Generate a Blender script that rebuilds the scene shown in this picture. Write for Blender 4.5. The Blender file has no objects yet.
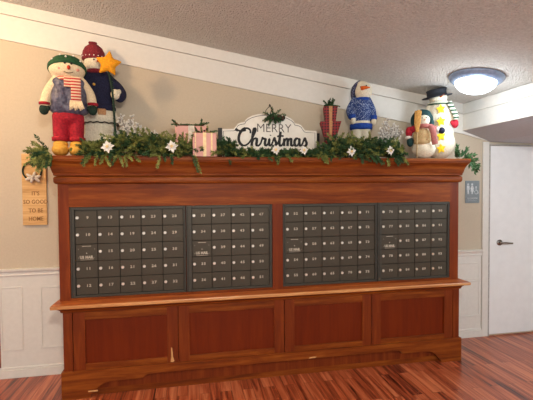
import bpy, bmesh, math, random
from mathutils import Vector, Matrix, noise
random.seed(7)
PI = math.pi
SC = bpy.context.scene
COL = SC.collection
DG = bpy.context.evaluated_depsgraph_get

# ------------------------------------------------------------------ materials
def lin(c):
    return tuple((v/255/12.92 if v/255 <= .04045 else ((v/255+.055)/1.055)**2.4) for v in c) + (1,)

class NT:
    def __init__(s, name):
        s.m = bpy.data.materials.new(name); s.m.use_nodes = True
        s.t = s.m.node_tree; s.b = s.t.nodes['Principled BSDF']
    def n(s, kind, **kw):
        x = s.t.nodes.new(kind)
        for k, v in kw.items():
            if k in x.inputs: x.inputs[k].default_value = v
            else: setattr(x, k, v)
        return x
    def l(s, a, b): s.t.links.new(a, b)
    def coords(s, scale=(1, 1, 1), kind='Object'):
        tc = s.n('ShaderNodeTexCoord'); mp = s.n('ShaderNodeMapping'); mp.inputs['Scale'].default_value = scale
        s.l(tc.outputs[kind], mp.inputs['Vector']); return mp.outputs['Vector']
    def ramp(s, fac, stops):
        r = s.n('ShaderNodeValToRGB'); e = r.color_ramp.elements
        while len(e) < len(stops): e.new(.5)
        for k, (p, c) in enumerate(stops): e[k].position = p; e[k].color = lin(c) if len(c) == 3 else c
        s.l(fac, r.inputs['Fac']); return r.outputs['Color']
    def bump(s, height, strength, dist):
        b = s.n('ShaderNodeBump'); b.inputs['Strength'].default_value = strength; b.inputs['Distance'].default_value = dist
        s.l(height, b.inputs['Height']); s.l(b.outputs['Normal'], s.b.inputs['Normal'])
    def set(s, **kw):
        for k, v in kw.items(): s.b.inputs[k.replace('_', ' ')].default_value = v

def soft(name, c, c2=None, rough=.8, scale=40, bump=.3, bdist=.002, metallic=0, detail=3, spec=.3, coat=0):
    """one colour with a little procedural mottling and a fine grain"""
    t = NT(name); v = t.coords()
    nz = t.n('ShaderNodeTexNoise', Scale=scale, Detail=detail); t.l(v, nz.inputs['Vector'])
    c2 = c2 or tuple(max(0, x*.86) for x in c)
    t.l(t.ramp(nz.outputs['Fac'], [(.35, c2), (.65, c)]), t.b.inputs['Base Color'])
    if bump: t.bump(nz.outputs['Fac'], bump, bdist)
    t.set(Roughness=rough, Metallic=metallic); t.b.inputs['Specular IOR Level'].default_value = spec
    t.b.inputs['Coat Weight'].default_value = coat
    return t.m

def wood(name, dark, mid, light, axis, rough=.3, coat=.3, k=1.0, spec=.5):
    t = NT(name)
    s = {'x': (1.2*k, 16*k, 16*k), 'z': (16*k, 16*k, 1.2*k)}[axis]
    v = t.coords(s)
    n1 = t.n('ShaderNodeTexNoise', Scale=1.6, Detail=6, Roughness=.6, Distortion=.6); t.l(v, n1.inputs['Vector'])
    n2 = t.n('ShaderNodeTexNoise', Scale=9, Detail=4); t.l(v, n2.inputs['Vector'])
    mx = t.n('ShaderNodeMath', operation='MULTIPLY_ADD'); mx.inputs[1].default_value = .22
    t.l(n2.outputs['Fac'], mx.inputs[0]); t.l(n1.outputs['Fac'], mx.inputs[2])
    t.l(t.ramp(mx.outputs[0], [(.42, dark), (.6, mid), (.8, light)]), t.b.inputs['Base Color'])
    t.bump(n2.outputs['Fac'], .08, .001)
    t.set(Roughness=rough); t.b.inputs['Coat Weight'].default_value = coat; t.b.inputs['Coat Roughness'].default_value = .25
    t.b.inputs['Specular IOR Level'].default_value = spec
    return t.m

M = {}
M['wood_h'] = wood('cherry_wood_horizontal', (96, 40, 9), (122, 56, 13), (148, 80, 25), 'x', rough=.46, coat=0, spec=.2)
M['wood_ledge'] = wood('lit_orange_ledge_wood', (140, 64, 22), (172, 88, 36), (200, 118, 58), 'x', rough=.4, coat=0, spec=.35)  # cherry lightened so its colour carries the overhead light and gloss on the ledge
M['wood_v'] = wood('cherry_wood_vertical', (100, 38, 9), (114, 46, 11), (132, 60, 18), 'z', rough=.46, coat=0, spec=.22)
M['wood_panel'] = wood('cherry_wood_panel', (98, 31, 4), (106, 36, 5), (114, 42, 7), 'z', k=.6, rough=.42, coat=0, spec=.2)
M['ledge_edge'] = wood('worn_ledge_edge', (150, 88, 42), (196, 134, 76), (226, 172, 112), 'x', rough=.4)
M['chip'] = soft('bare_wood_chip', (222, 170, 110), bump=0)
M['door_metal'] = None

def metal_door(name, c, c2):
    t = NT(name); v = t.coords()
    nz = t.n('ShaderNodeTexNoise', Scale=420, Detail=2); t.l(v, nz.inputs['Vector'])
    t.l(t.ramp(nz.outputs['Fac'], [(.35, c2), (.65, c)]), t.b.inputs['Base Color'])
    t.bump(nz.outputs['Fac'], .25, .0006)
    t.set(Roughness=.5, Metallic=.35); return t.m
M['box_door'] = metal_door('brown_speckled_mailbox_metal', (82, 75, 62), (56, 50, 40))
M['box_frame'] = metal_door('grey_brown_mailbox_frame', (74, 72, 64), (54, 52, 46))
M['gap'] = soft('dark_gap', (34, 30, 25), rough=.7, bump=0)
M['chrome'] = soft('chrome', (236, 228, 214), (214, 206, 192), rough=.28, metallic=.75, bump=0)
M['engrave'] = soft('pale_engraving', (205, 196, 178), bump=0, rough=.6)
M['nickel'] = soft('brushed_nickel', (165, 160, 152), (140, 136, 130), rough=.25, metallic=.95, bump=0)
M['fixture'] = soft('brushed_steel_fixture', (150, 170, 200), (132, 152, 184), rough=.35, metallic=.3, bump=0)

M['wall'] = soft('beige_wall_paint', (196, 183, 162), (192, 179, 158), rough=.75, scale=60, bump=.05)
M['white'] = soft('white_trim_paint', (220, 217, 209), (216, 213, 205), rough=.45, scale=30, bump=.02)
M['door_paint'] = soft('white_door_paint', (232, 233, 232), (228, 229, 228), rough=.42, scale=12, bump=.02)
M['alcove'] = soft('shaded_grey_alcove_ceiling', (196, 200, 206), (190, 194, 200), rough=.9, scale=40, bump=.1)  # shade of the down-facing alcove ceiling put into a grey colour
M['dark_line'] = soft('shadow_gap_paint', (176, 172, 166), rough=.9, bump=0)

def popcorn():
    t = NT('popcorn_ceiling'); v = t.coords()
    a = t.n('ShaderNodeTexNoise', Scale=55, Detail=4, Roughness=.65); t.l(v, a.inputs['Vector'])
    b = t.n('ShaderNodeTexVoronoi', Scale=75); t.l(v, b.inputs['Vector'])
    s = t.n('ShaderNodeMath', operation='SUBTRACT'); t.l(a.outputs['Fac'], s.inputs[0]); t.l(b.outputs['Distance'], s.inputs[1])
    t.l(t.ramp(a.outputs['Fac'], [(.3, (218, 213, 203)), (.7, (242, 238, 229))]), t.b.inputs['Base Color'])
    t.bump(s.outputs[0], 1.0, .02); t.set(Roughness=.95); return t.m
M['ceiling'] = popcorn()

def floor_mat():
    t = NT('cherry_plank_floor'); tc = t.n('ShaderNodeTexCoord')
    mp = t.n('ShaderNodeMapping'); mp.inputs['Rotation'].default_value = (0, 0, PI/2); t.l(tc.outputs['Object'], mp.inputs['Vector'])
    br = t.n('ShaderNodeTexBrick', offset=.37, offset_frequency=2)
    for k, x in (('Scale', 1), ('Mortar Size', .0012), ('Brick Width', .95), ('Row Height', .085), ('Bias', 0), ('Mortar Smooth', .2)): br.inputs[k].default_value = x
    br.inputs['Color1'].default_value = (0, 0, 0, 1); br.inputs['Color2'].default_value = (1, 1, 1, 1); br.inputs['Mortar'].default_value = (.1, .1, .1, 1)
    t.l(mp.outputs[0], br.inputs['Vector'])
    # per-plank shift of the grain
    m2 = t.n('ShaderNodeMapping'); m2.inputs['Scale'].default_value = (26, 1.1, 1); t.l(tc.outputs['Object'], m2.inputs['Vector'])
    ad = t.n('ShaderNodeVectorMath', operation='MULTIPLY_ADD'); ad.inputs[1].default_value = (9, 17, 5)
    t.l(br.outputs['Color'], ad.inputs[0]); t.l(m2.outputs[0], ad.inputs[2])
    n = t.n('ShaderNodeTexNoise', Scale=1.1, Detail=7, Roughness=.62, Distortion=.9); t.l(ad.outputs[0], n.inputs['Vector'])
    w = t.n('ShaderNodeMath', operation='MULTIPLY_ADD'); w.inputs[1].default_value = .17; t.l(br.outputs['Color'], w.inputs[0]); t.l(n.outputs['Fac'], w.inputs[2])
    c = t.ramp(w.outputs[0], [(.38, (46, 16, 9)), (.45, (108, 42, 22)), (.58, (164, 78, 44)), (.76, (200, 118, 78))])
    mx = t.n('ShaderNodeMix', data_type='RGBA'); t.l(br.outputs['Fac'], mx.inputs[0]); t.l(c, mx.inputs[6]); mx.inputs[7].default_value = lin((50, 20, 14))
    t.l(mx.outputs[2], t.b.inputs['Base Color'])
    t.bump(n.outputs['Fac'], .06, .001)
    t.set(Roughness=.3); t.b.inputs['Coat Weight'].default_value = .25; t.b.inputs['Coat Roughness'].default_value = .22
    return t.m
M['floor'] = floor_mat()

def stripes(name, ca, cb, scale, axis='Z', rough=.85):
    t = NT(name); v = t.coords()
    w = t.n('ShaderNodeTexWave', wave_type='BANDS', bands_direction=axis, Scale=scale, Distortion=.3); t.l(v, w.inputs['Vector'])
    t.l(t.ramp(w.outputs['Fac'], [(.45, ca), (.55, cb)]), t.b.inputs['Base Color'])
    nz = t.n('ShaderNodeTexNoise', Scale=150); t.l(v, nz.inputs['Vector']); t.bump(nz.outputs['Fac'], .3, .002)
    t.set(Roughness=rough); return t.m
def plaid(name):
    t = NT(name); v = t.coords()
    a = t.n('ShaderNodeTexWave', wave_type='BANDS', bands_direction='X', Scale=13); t.l(v, a.inputs['Vector'])
    b = t.n('ShaderNodeTexWave', wave_type='BANDS', bands_direction='Z', Scale=13); t.l(v, b.inputs['Vector'])
    s = t.n('ShaderNodeMath', operation='ADD'); t.l(a.outputs['Fac'], s.inputs[0]); t.l(b.outputs['Fac'], s.inputs[1])
    t.l(t.ramp(s.outputs[0], [(.45, (26, 8, 10)), (.8, (92, 16, 22)), (1.3 if False else .98, (132, 26, 32))]), t.b.inputs['Base Color'])
    t.set(Roughness=.7); return t.m
def knit(name, ca, cb, sc=60):
    t = NT(name); v = t.coords()
    a = t.n('ShaderNodeTexVoronoi', Scale=sc); t.l(v, a.inputs['Vector'])
    t.l(t.ramp(a.outputs['Distance'], [(.28, cb), (.42, ca)]), t.b.inputs['Base Color'])
    t.bump(a.outputs['Distance'], .3, .003); t.set(Roughness=.9); return t.m

M['plush'] = soft('cream_plush', (232, 214, 180), (212, 192, 156), scale=90, bump=.6, bdist=.004, rough=.95)
M['snow'] = soft('white_plush', (226, 218, 196), (204, 195, 172), scale=90, bump=.6, bdist=.004, rough=.95)
M['vest'] = soft('slate_quilted_satin', (98, 96, 116), (56, 56, 76), scale=38, bump=.9, bdist=.008, rough=.42, spec=.5)
M['red'] = soft('red_corduroy', (172, 30, 46), (134, 18, 34), scale=60, bump=.4, rough=.8)
M['green_felt'] = soft('green_felt', (38, 84, 52), (26, 64, 38), scale=80)
M['dark_green'] = soft('dark_green_wool', (30, 52, 40), (20, 38, 30), scale=90)
M['gold'] = soft('mustard_felt', (226, 176, 78), (206, 150, 54), scale=50, rough=.7)
M['star'] = soft('golden_plush_star', (236, 164, 30), (214, 138, 18), scale=90, rough=.8)
M['yellow'] = soft('yellow_felt', (244, 206, 40), (232, 190, 30), scale=80)
M['navy'] = soft('navy_wool', (36, 38, 66), (24, 26, 48), scale=100, rough=.9, bump=.6)
M['knit_red'] = knit('dark_red_knit', (112, 20, 34), (146, 44, 52), 90)
M['dots'] = soft('white_dot', (240, 236, 226), bump=0)
M['black'] = soft('black_paint', (22, 20, 20), (16, 15, 15), rough=.5, bump=0)
M['felt_black'] = soft('charcoal_felt', (44, 48, 56), (30, 33, 40), scale=100)
M['orange'] = soft('orange_felt', (226, 104, 34), bump=.1)
M['nose_red'] = soft('dark_orange_felt', (186, 56, 30), bump=.1)
M['pink'] = soft('pink_blush', (226, 158, 140), bump=0)
M['scarf_red'] = stripes('red_and_cream_striped_scarf', (172, 44, 44), (214, 188, 158), 14)
M['scarf_green'] = stripes('green_and_cream_striped_scarf', (44, 70, 52), (190, 190, 170), 9)
M['scarf_pink'] = soft('rose_knit_scarf', (176, 112, 104), (146, 84, 80), scale=90)
M['sweater'] = knit('blue_and_white_patterned_knit', (30, 56, 112), (156, 172, 200), 95)
M['blue'] = soft('royal_blue_knit', (30, 72, 158), (20, 54, 128), scale=90)
M['knit_navy'] = knit('navy_and_white_knit', (28, 34, 72), (150, 156, 180), 80)
M['teal'] = soft('dark_teal_plush', (26, 62, 62), (18, 46, 48), scale=90)
M['tan'] = soft('tan_burlap', (198, 172, 126), (168, 140, 96), scale=110)
M['straw'] = soft('straw', (206, 160, 90), (176, 128, 62), scale=70)
M['pink_box'] = soft('blush_pink_paper', (216, 158, 146), (208, 148, 136), scale=8, rough=.4, bump=0)
M['gold_ribbon'] = soft('pale_gold_ribbon', (240, 214, 158), (226, 194, 132), scale=30, rough=.35, bump=0)
M['white_box'] = soft('ivory_paper', (232, 222, 206), bump=0)
M['plaid'] = plaid('red_and_black_plaid')
M['burlap'] = soft('burlap_ribbon', (190, 146, 104), (166, 120, 80), scale=120)
M['leaf_a'] = soft('olive_green_needles', (150, 154, 84), (80, 94, 44), scale=22, bump=0, rough=.6)
M['leaf_b'] = soft('deep_green_needles', (66, 98, 58), (36, 62, 38), scale=22, bump=0, rough=.6)
M['leaf_c'] = soft('fresh_green_leaves', (92, 128, 80), (48, 84, 52), scale=14, bump=0, rough=.5)
M['twig'] = soft('brown_twig', (84, 60, 38), bump=0)
M['cone'] = soft('brown_pine_cone', (70, 52, 40), bump=0)
M['silver'] = soft('silver_glitter', (238, 236, 230), (206, 202, 196), scale=200, rough=.4, metallic=0, bump=.5)
M['twig_grey'] = soft('grey_glitter_twig', (176, 172, 166), (112, 108, 102), scale=120, rough=.5, bump=.3)
M['glitter_white'] = soft('white_glitter', (244, 242, 236), (216, 214, 206), scale=200, rough=.5, bump=.4)
M['sign_white'] = soft('white_painted_board', (238, 234, 224), (230, 226, 214), scale=20, rough=.5, bump=.03)
M['grey_ink'] = soft('grey_lettering', (86, 80, 74), bump=0)
M['sign_wood'] = wood('light_pine_board', (188, 142, 84), (208, 164, 104), (222, 182, 124), 'x', rough=.6, coat=0)
M['carved'] = soft('burnt_lettering', (150, 106, 62), bump=0)
M['plaque'] = soft('slate_blue_plaque', (128, 138, 142), (122, 132, 136), bump=0, rough=.4)
M['plaque_white'] = soft('plaque_white', (214, 220, 222), bump=0)
M['blue_grey'] = soft('blue_grey_paint', (120, 130, 136), rough=.7, bump=0)

def emis(name, c, s):
    t = NT(name); t.set(Roughness=.4); t.b.inputs['Base Color'].default_value = (.9, .9, .9, 1)
    t.b.inputs['Emission Color'].default_value = c; t.b.inputs['Emission Strength'].default_value = s
    nz = t.n('ShaderNodeTexNoise', Scale=8); t.l(t.coords(), nz.inputs['Vector']); t.bump(nz.outputs['Fac'], .03, .001)
    return t.m
M['lamp_cool'] = emis('frosted_glass_lit_cool', (.80, .92, 1, 1), 4)
M['lamp_warm'] = emis('frosted_glass_lit_warm', (1, .78, .5, 1), 9)

# ------------------------------------------------------------------ helpers
def link(o, parent=None):
    COL.objects.link(o)
    if parent: o.parent = parent
    return o
def obj(name, bm, m, parent=None, smooth=False, label=None):
    me = bpy.data.meshes.new(name)
    if isinstance(bm, bmesh.types.BMesh):
        bmesh.ops.recalc_face_normals(bm, faces=bm.faces); bm.to_mesh(me); bm.free()
    else: me = bm
    for x in (m if isinstance(m, (list, tuple)) else [m]): me.materials.append(x)
    if smooth:
        for p in me.polygons: p.use_smooth = True
    o = link(bpy.data.objects.new(name, me), parent)
    if label: o['label'] = label
    return o
def tag(o, label, cat, group=None):
    o['label'] = label; o['category'] = cat
    if group: o['group'] = group
    return o
def thing(name, label, cat, loc=(0, 0, 0), rz=0, group=None):
    o = link(bpy.data.objects.new(name, None)); o.location = loc; o.rotation_euler = (0, 0, rz); o.empty_display_size = .05
    return tag(o, label, cat, group)
def struct(name, bm, m, parent=None, smooth=False):
    o = obj(name, bm, m, parent, smooth)
    if not parent: o['kind'] = 'structure'
    return o
def new(): return bmesh.new()
def box(bm, x0, x1, y0, y1, z0, z1, bev=0):
    r = bmesh.ops.create_cube(bm, size=1)
    vs = r['verts']
    for v in vs:
        v.co = Vector(((x0+x1)/2 + v.co.x*(x1-x0), (y0+y1)/2 + v.co.y*(y1-y0), (z0+z1)/2 + v.co.z*(z1-z0)))
    if bev:
        es = list({e for v in vs for e in v.link_edges})
        bmesh.ops.bevel(bm, geom=es, offset=bev, segments=2, affect='EDGES', profile=.5)
    return bm
def boxb(*a, bev=0): return box(new(), *a, bev=bev)
def ell(bm, c, r, seg=20, rot=None):
    m = Matrix.Translation(Vector(c)) @ (rot or Matrix()) @ Matrix.Diagonal((*((r, r, r) if isinstance(r, (int, float)) else r), 1))
    bmesh.ops.create_uvsphere(bm, u_segments=seg, v_segments=max(6, seg*2//3), radius=1, matrix=m); return bm
def bead(bm, c, r):
    v = [bm.verts.new((c[0]+x*r, c[1]+y*r, c[2]+z*r)) for x, y, z in ((1, 0, 0), (0, 1, 0), (-1, 0, 0), (0, -1, 0), (0, 0, 1), (0, 0, -1))]
    for k in range(4): bm.faces.new((v[k], v[(k+1) % 4], v[4])); bm.faces.new((v[(k+1) % 4], v[k], v[5]))
def ellb(c, r, seg=20, rot=None): return ell(new(), c, r, seg, rot)
def cyl(bm, c, r, h, axis='Z', seg=24, r2=None):
    rot = {'Z': Matrix(), 'Y': Matrix.Rotation(PI/2, 4, 'X'), 'X': Matrix.Rotation(PI/2, 4, 'Y')}[axis]
    bmesh.ops.create_cone(bm, cap_ends=True, segments=seg, radius1=r, radius2=r if r2 is None else r2, depth=h, matrix=Matrix.Translation(Vector(c)) @ rot); return bm
def tube(bm, pts, rad, seg=8, caps=True, flat=1.0):
    """sweep a circle along points; rad number or list; flat squashes along y"""
    pts = [Vector(p) for p in pts]; n = len(pts)
    rr = rad if isinstance(rad, (list, tuple)) else [rad]*n
    rings = []; up = None
    for i, p in enumerate(pts):
        t = (pts[min(i+1, n-1)] - pts[max(i-1, 0)]).normalized()
        if up is None:
            a = Vector((0, 1, 0)) if abs(t.y) < .9 else Vector((1, 0, 0)); up = (a - t*a.dot(t)).normalized()
        else: up = (up - t*up.dot(t)).normalized()
        s = t.cross(up)
        rings.append([bm.verts.new(p + (up*math.cos(2*PI*k/seg)*flat + s*math.sin(2*PI*k/seg))*rr[i]) for k in range(seg)])
    for a, b in zip(rings, rings[1:]):
        for k in range(seg): bm.faces.new((a[k], a[(k+1) % seg], b[(k+1) % seg], b[k]))
    if caps:
        bm.faces.new(rings[0][::-1]); bm.faces.new(rings[-1])
    return bm
def smoothpath(pts, n=6):
    P = [Vector(p) for p in pts]; out = []
    for i in range(len(P)-1):
        a, b, c, d = P[max(i-1, 0)], P[i], P[i+1], P[min(i+2, len(P)-1)]
        for k in range(n):
            t = k/n
            out.append(.5*((2*b) + (c-a)*t + (2*a-5*b+4*c-d)*t*t + (3*b-a-3*c+d)*t**3))
    return out + [P[-1]]
def lathe(bm, prof, c=(0, 0, 0), seg=32, sx=1, sy=1):
    rings = []
    for r, z in prof:
        rings.append([bm.verts.new((c[0]+sx*r*math.cos(2*PI*k/seg), c[1]+sy*r*math.sin(2*PI*k/seg), c[2]+z)) for k in range(seg)])
    for a, b in zip(rings, rings[1:]):
        for k in range(seg): bm.faces.new((a[k], a[(k+1) % seg], b[(k+1) % seg], b[k]))
    bm.faces.new(rings[0][::-1]); bm.faces.new(rings[-1])
    return bm
def prism(bm, pts, y0, y1):
    """extrude an xz outline between two depths"""
    a = [bm.verts.new((x, y0, z)) for x, z in pts]; b = [bm.verts.new((x, y1, z)) for x, z in pts]
    bm.faces.new(a); bm.faces.new(b[::-1]); n = len(pts)
    for k in range(n): bm.faces.new((a[k], a[(k+1) % n], b[(k+1) % n], b[k]))
    return bm
def blob(els, voxel=.008, it=6):
    """melt ellipsoids and capsules into one continuous skin"""
    bm = new()
    for e in els:
        if e[0] == 'e': ell(bm, e[1], e[2], 20, e[3] if len(e) > 3 else None)
        else:
            pts, rr = smoothpath(e[1], 5), e[2]
            rads = [rr[0] + (rr[1]-rr[0])*i/(len(pts)-1) for i in range(len(pts))]
            tube(bm, pts, rads, 14); ell(bm, pts[0], rr[0], 14); ell(bm, pts[-1], rr[1], 14)
    me = bpy.data.meshes.new('t'); bmesh.ops.recalc_face_normals(bm, faces=bm.faces); bm.to_mesh(me); bm.free()
    o = bpy.data.objects.new('t', me); COL.objects.link(o)
    r = o.modifiers.new('r', 'REMESH'); r.mode = 'VOXEL'; r.voxel_size = voxel
    s = o.modifiers.new('s', 'SMOOTH'); s.iterations = it; s.factor = .5
    out = bpy.data.meshes.new_from_object(o.evaluated_get(DG())); bpy.data.objects.remove(o); bpy.data.meshes.remove(me)
    for p in out.polygons: p.use_smooth = True
    out.materials.clear(); return out
def text_mesh(body, size, depth=.001, width=1.0, align='CENTER', bold=0):
    cu = bpy.data.curves.new('t', 'FONT'); cu.body = body; cu.size = size; cu.extrude = depth; cu.align_x = align; cu.align_y = 'CENTER'
    cu.offset = bold; cu.resolution_u = 2
    o = bpy.data.objects.new('t', cu); COL.objects.link(o)
    me = bpy.data.meshes.new_from_object(o.evaluated_get(DG())); bpy.data.objects.remove(o); bpy.data.curves.remove(cu)
    me.transform(Matrix.Rotation(PI/2, 4, 'X') @ Matrix.Diagonal((width, 1, 1, 1))); me.materials.clear()
    return me
def put_text(name, body, size, loc, m, parent, width=1.0, depth=.001, bold=0):
    o = obj(name, text_mesh(body, size, depth, width, bold=bold), m, parent); o.location = loc; return o
GL = {}
def number_mesh(n):
    bm = new(); ds = str(n); adv = .0205
    for i, ch in enumerate(ds):
        if ch not in GL: GL[ch] = text_mesh(ch, .029, .001, 1.15, bold=.0009)
        me = GL[ch].copy(); me.transform(Matrix.Translation(((i-(len(ds)-1)/2)*adv, 0, 0))); bm.from_mesh(me); bpy.data.meshes.remove(me)
    return bm
def star_bm(c, ro, ri, th, rot=0, puff=True):
    bm = new(); pts = []
    for k in range(10):
        a = PI/2 + k*PI/5 + rot; r = ro if k % 2 == 0 else ri
        pts.append((c[0]+r*math.cos(a), c[2]+r*math.sin(a)))
    e = .35 if puff else 1
    f = bm.verts.new((c[0], c[1]-th, c[2])); b = bm.verts.new((c[0], c[1]+th, c[2]))
    ra = [bm.verts.new((x, c[1]-th*e, z)) for x, z in pts]; rb = [bm.verts.new((x, c[1]+th*e, z)) for x, z in pts]
    for k in range(10):
        j = (k+1) % 10
        bm.faces.new((f, ra[k], ra[j])); bm.faces.new((b, rb[j], rb[k])); bm.faces.new((ra[k], rb[k], rb[j], ra[j]))
    return bm

# ------------------------------------------------------------------ the setting
def CZ(x): return 2.80 - .1622*x            # sloped ceiling height
XL, XB, XR = -2.325, 2.066, 3.7             # wall end, beam, right side
YF = -5.2
def poly_struct(name, polys, m):
    bm = new()
    for p in polys: bm.faces.new([bm.verts.new(v) for v in p])
    return struct(name, bm, m)
struct('floor', boxb(-5, XR+.12, YF, 2.2, -.06, 0), M['floor'])
# ceiling slab following the slope, and the low ceiling over the door alcove
b = prism(new(), [(-5, CZ(-5)), (XB+.02, CZ(XB+.02)), (XB+.02, CZ(XB)+.12), (-5, CZ(-5)+.12)], YF, 2.2)
struct('ceiling', b, M['ceiling'])
b = prism(new(), [(XB+.012, 2.189), (2.40, 2.080), (XR+.12, 2.050), (XR+.12, 2.3), (XB+.012, 2.3)], YF, 0)
struct('ceiling', b, M['alcove'])
# back wall (with its sloping top) and its outer corner at the left
b = prism(new(), [(XL, 0), (XR+.12, 0), (XR+.12, 2.3), (XB+.1, 2.3), (XB+.1, CZ(XB)+.02), (XL, CZ(XL)+.02)], 0, .14)
struct('wall_back', b, M['wall'])
b = boxb(XL, XL+.14, .14, 2.08, 0, CZ(XL)); struct('wall_left', b, M['wall'])
b = boxb(-5, XL+.14, 2.08, 2.2, 0, CZ(-5)); struct('wall_far', b, M['blue_grey'])
b = boxb(XR, XR+.12, YF, 0, 0, 2.08); struct('wall_right', b, M['wall'])
# white wainscot below the chair rail: sheet plus moulded panel frames
CABX = 1.74
def frame(bm, x0, x1, z0, z1, w=.012, d=.004, y=-.006):
    for a in ((x0, x1, z1-w, z1), (x0, x1, z0, z0+w), (x0, x0+w, z0+w, z1-w), (x1-w, x1, z0+w, z1-w)):
        box(bm, a[0], a[1], y-d, y, a[2], a[3], bev=.003)
b = new(); box(b, XL, -1.0, -.006, 0, 0, .90); frame(b, -2.32, -2.148, .235, .782); frame(b, -2.008, -1.80, .235, .772)
struct('trim_1', b, M['white'])
b = new(); box(b, 1.0, 2.305, -.006, 0, 0, .90)
frame(b, 1.84, 2.288, .62, .80); frame(b, 1.84, 2.288, .225, .61)
struct('trim_2', b, M['white'])
def rail(x0, x1):
    prof = [(0, .872), (-.012, .872), (-.016, .882), (-.012, .888), (-.014, .905), (-.026, .918), (-.028, .932), (0, .936)]
    bm = new(); A = [bm.verts.new((x0, y, z)) for y, z in prof]; B = [bm.verts.new((x1, y, z)) for y, z in prof]; n = len(prof)
    bm.faces.new(A); bm.faces.new(B[::-1])
    for k in range(n): bm.faces.new((A[k], A[(k+1) % n], B[(k+1) % n], B[k]))
    return bm
struct('trim_3', rail(XL-.02, -CABX), M['white']); struct('trim_4', rail(CABX, 2.312), M['white'])
def baseb(x0, x1):
    bm = new(); box(bm, x0, x1, -.018, 0, 0, .072, bev=.002); box(bm, x0, x1, -.012, 0, .072, .092, bev=.004); return bm
struct('baseboard_left', baseb(XL-.015, -1.72), M['white']); struct('baseboard_right', baseb(1.72, 2.312), M['white'])
# sloping frieze boards along the top of the wall
def slope_board(x0, x1, d0, d1, y):
    return prism(new(), [(x0, CZ(x0)-d0), (x1, CZ(x1)-d0), (x1, CZ(x1)-d1), (x0, CZ(x0)-d1)], y, 0)
struct('trim_5', slope_board(XL-.02, XB, 0, .098, -.024), M['white'])
b = slope_board(XL-.02, XB, .102, .308, -.016)
struct('trim_6', b, M['white'])
b = prism(new(), [(XB, 2.189), (XB, CZ(XB)-.308), (2.36, 2.088), (2.36, 2.092)], -.016, 0)
struct('trim_7', b, M['white'])
# boxed beam where the ceiling steps down, in two boards
b = new(); box(b, XB+.006, XB+.14, YF, 0, 2.26, 2.46)
box(b, XB, XB+.012, YF, 0, 2.189, 2.352); box(b, XB-.008, XB+.03, YF, 0, 2.356, 2.462, bev=.003)
struct('trim_8', b, M['white'])
# door with casing
d1 = link(bpy.data.objects.new('door_1', None)); d1.location = (2.40, 0, 0); d1['kind'] = 'structure'
obj('door_casing', box(boxb(-.09, -.018, -.02, 0, 0, 2.075, bev=.003), .875, .95, -.02, 0, 0, 2.052, bev=.003), M['white'], d1)
obj('door_jamb', box(box(boxb(-.018, -.003, -.02, 0, 0, 2.05), .862, .875, -.02, 0, 0, 2.05), -.003, .862, -.02, 0, 2.04, 2.05), M['dark_line'], d1)
obj('door_slab', boxb(0, .86, -.016, 0, .018, 2.034, bev=.002), M['door_paint'], d1)
h = new(); cyl(h, (.115, -.021, 1.005), .031, .01, 'Y', 28); cyl(h, (.115, -.04, 1.005), .012, .035, 'Y', 16)
tube(h, smoothpath([(.112, -.058, 1.005), (.15, -.062, 1.006), (.20, -.06, 1.0), (.245, -.055, .997)]), [.012, .0115, .011, .0105]+[.0095]*15, 10)
obj('door_handle', h, M['nickel'], d1, True, 'brushed metal lever handle')

# ------------------------------------------------------------------ mail cabinet
A, DU = 1.73, .404
cab = thing('mailbox_cabinet', 'long cherry wood cabinet with crown moulding and ledge that holds the mailboxes', 'cabinet', (0, 0, 0))
def P(name, bm, m, **k): return obj(name, bm, m, cab, **k)
b = new(); box(b, -A, A, -.355, -.012, .70, 1.70); P('carcass', b, M['wood_v'])
OZ0, OZ1 = .757, 1.468
P('stile', boxb(-A, -1.652, -DU, -.355, .737, 1.66), M['wood_v'])
P('stile', boxb(-.047, .043, -DU, -.355, .737, OZ1), M['wood_v'])
P('stile', boxb(1.643, A, -DU, -.355, .737, 1.66), M['wood_v'])
P('top_rail', boxb(-1.652, 1.643, -DU, -.355, OZ1, 1.66), M['wood_h'])
P('bottom_rail', boxb(-1.652, -.047, -DU, -.355, .737, OZ0), M['wood_h']); P('bottom_rail', boxb(.043, 1.643, -DU, -.355, .737, OZ0), M['wood_h'])
def u_sweep(prof, a, dy):
    """mitred moulding round the front and both ends; prof = (projection, z)"""
    bm = new(); rows = []
    for d, z in prof:
        rows.append([bm.verts.new(v) for v in ((-a-d, -.012, z), (-a-d, -dy-d, z), (a+d, -dy-d, z), (a+d, -.012, z))])
    for r, s in zip(rows, rows[1:]):
        for k in range(3): bm.faces.new((r[k], r[k+1], s[k+1], s[k]))
        bm.faces.new((r[3], r[0], s[0], s[3]))
    bm.faces.new(rows[0]); bm.faces.new(rows[-1])
    return bm
P('crown_moulding', u_sweep([(.0, 1.705), (.022, 1.712), (.024, 1.728), (.028, 1.736), (.032, 1.752), (.038, 1.775), (.047, 1.796), (.058, 1.812), (.066, 1.822), (.067, 1.829), (.072, 1.834), (.073, 1.857), (.069, 1.861)], A, DU), M['wood_h'])
P('bed_moulding', u_sweep([(0, 1.645), (.014, 1.650), (.021, 1.660), (.023, 1.672), (.022, 1.695), (.014, 1.704), (0, 1.706)], A, DU), M['wood_h'])
LY = .539
P('ledge', boxb(-1.757, 1.757, -LY+.006, -.012, .712, .7377, bev=.004), M['wood_ledge'])
for q in ((-1.762, 1.762, -LY-.004, -LY+.010), (-1.764, -1.752, -LY+.01, -.35), (1.752, 1.764, -LY+.01, -.35)): P('ledge_edge', boxb(*q, .7105, .737, bev=.006), M['ledge_edge'], label='worn pale edge of the ledge')
P('ledge_moulding', u_sweep([(0, .664), (.012, .672), (.016, .688), (.030, .700), (.032, .712)], 1.693, .471), M['wood_h'])
B, DK = 1.693, .471
P('lower_carcass', boxb(-B, B, -.445, -.012, .05, .705), M['wood_v'])
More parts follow.
